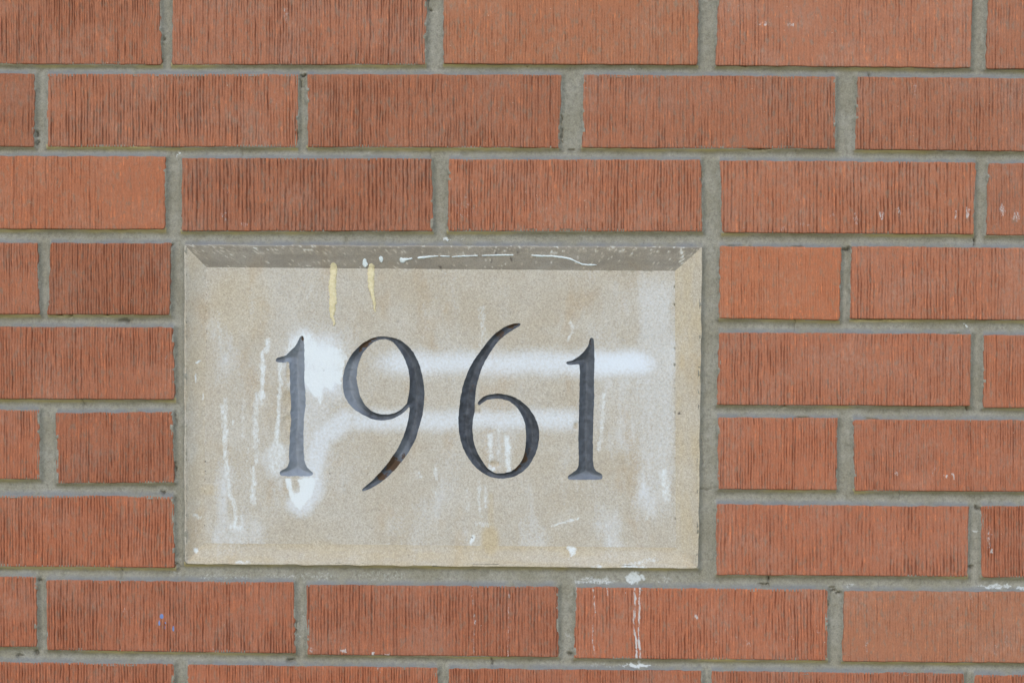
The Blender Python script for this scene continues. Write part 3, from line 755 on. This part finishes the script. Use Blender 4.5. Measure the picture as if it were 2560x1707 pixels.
stone_child(mesh_obj("stone_block", np.vstack([rp, bk]), [np.stack([a, bb, R + bb, R + a], -1), (R + a)[None, :]], M_STONE, None, sides_m))

# --- sunk panel and the four carved figures, cut from one triangulation
def zx(pts, ox): return np.array([(ox + px * 0.3189, 780 + py * 0.3189) for px, py in pts])
ONE_A = zx([(275, 195), (290, 184), (304, 189), (308, 215), (310, 300), (312, 400), (313, 470), (312, 520), (316, 600), (322, 680), (321, 715), (312, 790), (308, 850), (306, 930), (305, 1050), (307, 1120), (314, 1180), (335, 1220), (360, 1245), (375, 1260), (375, 1279), (362, 1287), (300, 1289), (200, 1289), (128, 1286), (118, 1276), (119, 1254), (137, 1240), (165, 1225), (185, 1202), (194, 1165), (190, 1120), (195, 1050), (198, 950), (206, 860), (201, 790), (206, 720), (197, 600), (199, 500), (192, 430), (186, 391), (150, 396), (100, 394), (88, 385), (90, 364), (130, 350), (165, 338), (205, 300), (235, 270), (258, 235)], 660)
NINE = zx([(763, 1392), (768, 1407), (785, 1404), (830, 1385), (900, 1345), (960, 1300), (1030, 1230), (1080, 1170), (1130, 1100), (1170, 1030), (1195, 970), (1215, 900), (1235, 830), (1250, 740), (1256, 640), (1250, 560), (1235, 480), (1210, 400), (1175, 325), (1130, 270), (1080, 230), (1020, 203), (960, 192), (890, 192), (830, 210), (770, 245), (710, 300), (660, 370), (630, 440), (615, 510), (613, 580), (625, 650), (655, 710), (700, 760), (760, 800), (830, 835), (900, 850), (960, 848), (1020, 832), (1075, 800), (1115, 766), (1137, 748), (1135, 800), (1120, 880), (1095, 960), (1060, 1040), (1020, 1110), (960, 1195), (900, 1265), (830, 1335)], 660)
NINE_HOLE = zx([(950, 212), (890, 220), (830, 254), (780, 310), (745, 380), (726, 450), (722, 530), (735, 600), (755, 670), (790, 730), (840, 775), (900, 800), (960, 804), (1020, 793), (1070, 765), (1105, 730), (1119, 710), (1130, 650), (1139, 580), (1137, 500), (1120, 420), (1090, 350), (1050, 285), (1005, 235)], 660)
SIX = zx([(585, 86), (600, 94), (592, 109), (540, 140), (480, 180), (430, 225), (380, 290), (330, 370), (295, 440), (275, 500), (255, 580), (246, 640), (242, 700), (239, 745), (238, 790), (226, 850), (222, 930), (232, 1010), (255, 1090), (300, 1170), (340, 1225), (400, 1262), (460, 1266), (530, 1248), (590, 1195), (625, 1130), (640, 1050), (645, 960), (635, 880), (610, 810), (575, 755), (520, 705), (460, 685), (400, 680), (340, 690), (295, 717), (274, 732), (263, 712), (300, 670), (350, 648), (420, 639), (500, 650), (560, 672), (620, 710), (670, 760), (710, 820), (738, 890), (748, 960), (740, 1040), (715, 1120), (670, 1200), (610, 1260), (540, 1295), (450, 1308), (370, 1298), (290, 1255), (220, 1190), (165, 1105), (130, 1010), (113, 910), (112, 830), (120, 740), (130, 660), (150, 570), (185, 470), (230, 385), (290, 300), (350, 220), (410, 160), (480, 115), (540, 93)], 1110)
ONE_B = zx([(1144, 212), (1158, 200), (1174, 207), (1180, 260), (1182, 400), (1178, 550), (1180, 650), (1175, 800), (1172, 900), (1170, 1000), (1170, 1150), (1176, 1215), (1195, 1248), (1235, 1269), (1245, 1285), (1240, 1308), (1200, 1316), (1100, 1317), (985, 1315), (972, 1305), (975, 1286), (1005, 1265), (1038, 1240), (1053, 1212), (1058, 1150), (1055, 1000), (1058, 850), (1062, 700), (1065, 550), (1066, 450), (1060, 414), (1020, 413), (972, 412), (960, 402), (966, 388), (1010, 378), (1060, 345), (1100, 310), (1130, 265), (1141, 238)], 1110)
FIGS = [("1", ONE_A, None), ("9", NINE, NINE_HOLE), ("6", SIX, None), ("1", ONE_B, None)]

rng = np.random.default_rng(7)
def rough_loop(poly, amount, seed):
    L = spline(poly, 3.0)
    nx_ = (fbm(L[:, 0] / 7, L[:, 1] / 7, seed, 2) - .5) * 2 * amount
    ny_ = (fbm(L[:, 0] / 7, L[:, 1] / 7, seed + 5, 2) - .5) * 2 * amount
    return L + np.stack([nx_, ny_], -1)
loops, fig_loops = [], []
for k, (ch, outer, hole) in enumerate(FIGS):
    o = rough_loop(outer, 1.3 if k == 0 else 0.8, 401 + k)
    h = rough_loop(hole, 0.8, 421 + k) if hole is not None else None
    fig_loops.append((o, h)); loops.append(o)
    if h is not None: loops.append(h)

gx, gy = np.meshgrid(np.arange(500, 1700, 4.6), np.arange(660, 1376, 4.6))
pts = np.stack([gx.ravel(), gy.ravel()], -1) + rng.uniform(-1.2, 1.2, (gx.size, 2))
ip = inside(pts[:, 0], pts[:, 1], PANEL_Q) & (seg_dist(pts[:, 0], pts[:, 1], PANEL_Q, True) > 2.5)
pts = pts[ip]
dmin = np.full(len(pts), 1e9)
near_fig = (pts[:, 0] > 675) & (pts[:, 0] < 1520) & (pts[:, 1] > 795) & (pts[:, 1] < 1245)
for L in loops:
    dmin[near_fig] = np.minimum(dmin[near_fig], seg_dist(pts[near_fig, 0], pts[near_fig, 1], L, True))
in_fig = np.zeros(len(pts), bool)
for o, h in fig_loops:
    in_fig |= inside(pts[:, 0], pts[:, 1], o)
pts = pts[(dmin > 2.2)]
fine = []
for o, h in fig_loops:
    x0, y0 = o.min(0); x1, y1 = o.max(0)
    fx, fy = np.meshgrid(np.arange(x0, x1, 2.4), np.arange(y0, y1, 2.4))
    f = np.stack([fx.ravel(), fy.ravel()], -1) + rng.uniform(-.5, .5, (fx.size, 2))
    k = inside(f[:, 0], f[:, 1], o)
    if h is not None: k &= ~inside(f[:, 0], f[:, 1], h)
    f = f[k]
    dd = seg_dist(f[:, 0], f[:, 1], o, True)
    if h is not None: dd = np.minimum(dd, seg_dist(f[:, 0], f[:, 1], h, True))
    fine.append(f[dd > 1.3])
fine = np.vstack(fine)
def in_any(p):
    r = np.zeros(len(p), bool)
    for o, h in fig_loops:
        k = inside(p[:, 0], p[:, 1], o)
        if h is not None: k &= ~inside(p[:, 0], p[:, 1], h)
        r |= k
    return r
pts = pts[~in_any(pts)]
allp, edges = [], []
def add_loop(L):
    s0 = sum(len(a) for a in allp); allp.append(L); n = len(L)
    edges.extend([(s0 + i, s0 + (i + 1) % n) for i in range(n)])
def dense(Q, step):
    out = []
    for A, Bq in zip(Q, np.roll(Q, -1, 0)):
        m = int(np.linalg.norm(Bq - A) / step); out += [A + (Bq - A) * k / m for k in range(m)]
    return np.array(out)
add_loop(dense(PANEL_Q + np.array([(-1.5, -1.5), (1.5, -1.5), (1.5, 1.5), (-1.5, 1.5)]), 5))
for L in loops: add_loop(L)
allp += [pts, fine]
allp = np.vstack(allp)
res = delaunay_2d_cdt([Vector(p) for p in allp], edges, [], 0, 1e-5)
P2 = np.array([tuple(v) for v in res[0]])
T = np.array([tuple(f) for f in res[2] if len(f) == 3])
e1 = P2[T[:, 1]] - P2[T[:, 0]]; e2 = P2[T[:, 2]] - P2[T[:, 0]]
cr = e1[:, 0] * e2[:, 1] - e1[:, 1] * e2[:, 0]
T = np.where((cr > 0)[:, None], T[:, ::-1], T)[np.abs(cr) > 1e-4]
cen = P2[T].mean(1)
owner = np.full(len(T), -1)
for k, (o, h) in enumerate(fig_loops):
    m = inside(cen[:, 0], cen[:, 1], o)
    if h is not None: m &= ~inside(cen[:, 0], cen[:, 1], h)
    owner[m] = k
def sub(tri):
    u, inv = np.unique(tri, return_inverse=True)
    return P2[u], inv.reshape(-1, 3)
def panel_depth(x, y):
    return SUNK - 1.0 + (fbm(x / 90, y / 90, 361, 3) - .5) * 2.0 * box(x, y, 545, 1655, 700, 1330, 30)

p, t = sub(T[owner == -1])
x, y = p[:, 0], p[:, 1]
dep = panel_depth(x, y)
# spalled edge beside the first 1, small pits
spall = np.maximum.reduce([blob(x, y, 717, 1000, 13, 26), blob(x, y, 716, 1058, 12, 22), blob(x, y, 718, 930, 7, 30), blob(x, y, 1192, 1022, 10, 12), blob(x, y, 1440, 1065, 7, 9), blob(x, y, 1236, 1160, 14, 8)])
dep = dep + 3.5 * spall * (0.6 + 0.8 * noise(x / 6, y / 6, 363))
for cx, cy, rx, ry, am in PITS: dep = dep + 3 * am * blob(x, y, cx, cy, rx, ry)
pm = stone_masks(x, y, "panel")
pm[:, 0] *= 1 - 0.95 * spall; pm[:, 3] *= 1 - 0.9 * spall; pm[:, 1] = np.maximum(pm[:, 1] * (1 - spall), 0.25 * spall * noise(x / 5, y / 5, 364))
o = stone_child(mesh_obj("sunk_panel", W(x, y, dep), [t], M_STONE, None, pm))
o["label"] = "flat sunk face of the stone with bluish white spray bands and chalky runs"
FIG_LABEL = ["carved figure 1, first, with pale paint and chipped left edge", "carved figure 9 with rust brown top", "carved figure 6 with open bowl", "carved figure 1, last, in dark slate paint"]
RUST = [(908, 858, 20, 12, .95), (928, 848, 20, 8, .8), (900, 870, 8, 8, .9), (752, 845, 6, 12, .8), (1285, 812, 18, 12, .75), (1250, 835, 16, 14, .6), (980, 1160, 22, 22, .9), (950, 1190, 20, 14, .75), (1005, 1140, 10, 10, .6),
        (1310, 1145, 10, 16, .9), (1296, 1166, 8, 8, .9), (1320, 1125, 8, 10, .6), (1479, 857, 5, 12, .7), (1183, 970, 10, 22, .45), (1208, 925, 12, 16, .35), (1255, 985, 30, 6, .5)]
for k, (o_, h_) in enumerate(fig_loops):
    p, t = sub(T[owner == k])
    x, y = p[:, 0], p[:, 1]
    dd = seg_dist(x, y, o_, True)
    if h_ is not None: dd = np.minimum(dd, seg_dist(x, y, h_, True))
    cut = 42 * (1 - np.exp(-dd / 32.0)) * (1 + 0.10 * (fbm(x / 10, y / 10, 371 + k, 2) - .5))
    dep = panel_depth(x, y) + cut + (fbm(x / 8, y / 8, 375, 3) - .5) * 3.2 * np.clip(dd / 4, 0, 1)
    rust = np.zeros(len(x))
    for cx, cy, rx, ry, am in RUST: rust = np.maximum(rust, am * blob(x + (fbm(x / 8, y / 8, 381, 3) - .5) * 22, y + (fbm(x / 8, y / 8, 382, 3) - .5) * 22, cx, cy, rx, ry))
    wh = np.zeros(len(x)); bare = np.zeros(len(x))
    if k == 0:
        wh = 0.55 + 0.35 * fbm(x / 14, y / 24, 377, 4); wh = wh * (1 - 0.5 * blob(x, y, 695, 900, 18, 12))
    elif k == 1:
        wh = 0.55 * (1 - sm(880, 925, x)) * sm(880, 920, y) + 0.30 * blob(x, y, 1005, 1120, 22, 28) + 0.16 * fbm(x / 14, y / 20, 379, 3); wh = np.maximum(wh, 0.22 * (1 - sm(860, 900, x)))
    elif k == 3:
        wh = 0.16 + 0.30 * sm(1170, 1195, y)
    else:
        wh = 0.06 * fbm(x / 16, y / 22, 378, 4); bare = 0.0 * x
    m = np.stack([wh, rust, bare, 0 * x], -1)
    ob = stone_child(mesh_obj("carved_figure", W(x, y, dep), [t], M_DIGIT, None, m))
    ob["label"] = FIG_LABEL[k]

# --- dried paint lying on the stone: ribbons with their own thickness
def stone_depth(x, y):
    x = np.asarray(x, float); y = np.asarray(y, float)
    f = []
    for a_, b_ in ((0, 1), (1, 2), (2, 3), (3, 0)):
        A, Bq = STONE_Q[a_], STONE_Q[b_]; A2, B2 = PANEL_Q[a_], PANEL_Q[b_]
        n = np.array([-(Bq - A)[1], (Bq - A)[0]]); n /= np.linalg.norm(n)
        wdt = ((A2 + B2) / 2 - (A + Bq) / 2) @ n
        f.append(((x - A[0]) * n[0] + (y - A[1]) * n[1]) / wdt)
    v = np.clip(np.minimum.reduce(f), 0, 1)
    return SUNK * v - 1.0
def ribbon(name, label, pts, widths, mat, thick=1.3, seed=0, rag=1.2):
    pts = np.asarray(pts, float)
    cum = np.concatenate([[0], np.cumsum(np.linalg.norm(np.diff(pts, axis=0), axis=1))])
    n = max(8, int(cum[-1] / 2.2)); q = np.linspace(0, cum[-1], n)
    cx = np.interp(q, cum, pts[:, 0]); cy = np.interp(q, cum, pts[:, 1]); w = np.interp(q, np.linspace(0, cum[-1], len(widths)), widths)
    tx = np.gradient(cx); ty = np.gradient(cy); L = np.hypot(tx, ty); nx_, ny_ = -ty / L, tx / L
    ends = np.sqrt(np.clip(1 - (1 - np.clip(np.minimum(q, cum[-1] - q) / (w * .5 + .6), 0, 1)) ** 2, 0.02, 1))
    wl = w * .5 * ends + (noise(q / 3.5, 0 * q, seed) - .5) * rag * 2 * ends; wr = w * .5 * ends + (noise(q / 3.5, 0 * q + 9, seed + 1) - .5) * rag * 2 * ends
    v = np.array([-1, -.9, -.45, 0, .45, .9, 1])
    x = cx[:, None] + nx_[:, None] * np.where(v < 0, wl[:, None] * v, wr[:, None] * v)
    y = cy[:, None] + ny_[:, None] * np.where(v < 0, wl[:, None] * v, wr[:, None] * v)
    hgt = np.array([-.9, .35, .9, 1, .9, .35, -.9]) * thick
    dep = stone_depth(x, y) - 0.9 - hgt[None, :]
    o = mesh_obj(name, W(x, y, dep), [grid_faces(n, 7)], mat, None)
    if np.mean([f.normal.y for f in o.data.polygons]) > 0: o.data.flip_normals()
    if label: o["label"] = label
    return stone_child(o)
ribbon("paint_drip", "longer pale yellow paint drip", [(832, 656), (832, 680), (829, 720), (831, 755), (828, 790), (834, 808), (833, 815)], [15, 18, 17, 19, 17, 15, 9, 4], M_CREAM, 1.1, 3, 2.0)
ribbon("paint_drip", "shorter pale yellow paint drip", [(928, 658), (926, 690), (928, 725), (934, 755), (937, 780)], [15, 17, 17, 14, 11, 7, 3], M_CREAM, 1.1, 5, 2.0)
ribbon("paint_splash", "white paint splash on the top margin", [(911, 646), (912, 668)], [12, 9, 13, 11], M_WHITE, 1.4, 7, 1.2)
ribbon("paint_splash", None, [(951, 640), (953, 656)], [7, 10, 9, 5], M_WHITE, 1.4, 9, 1.0)
ribbon("paint_trail", "thin white trail of paint along the top margin", [(1002, 643), (1004, 653), (1012, 649), (1031, 646)], [6, 12, 5, 3], M_WHITE, 1.2, 11, .7)
ribbon("paint_trail", None, [(1043, 645), (1052, 644), (1070, 642), (1096, 640)], [5, 6, 3.5, 3], M_WHITE, 1.2, 13, .6)
ribbon("paint_trail", None, [(1099, 640), (1125, 641)], [2.5, 3, 2.5], M_WHITE, 1.2, 15, .5)
ribbon("paint_trail", None, [(1129, 642), (1160, 640), (1195, 639)], [2.8, 3.6, 3], M_WHITE, 1.2, 17, .5)
ribbon("paint_trail", None, [(1204, 639), (1240, 638), (1284, 637.5)], [3, 3.6, 4, 3], M_WHITE, 1.2, 19, .5)
ribbon("paint_trail", None, [(1328, 638), (1350, 640), (1380, 640), (1405, 643), (1425, 647), (1439, 653), (1457, 661), (1475, 662), (1493, 662)], [3, 5, 4, 4, 5, 4.5, 3, 3.5, 4, 2.5], M_WHITE, 1.2, 21, .6)
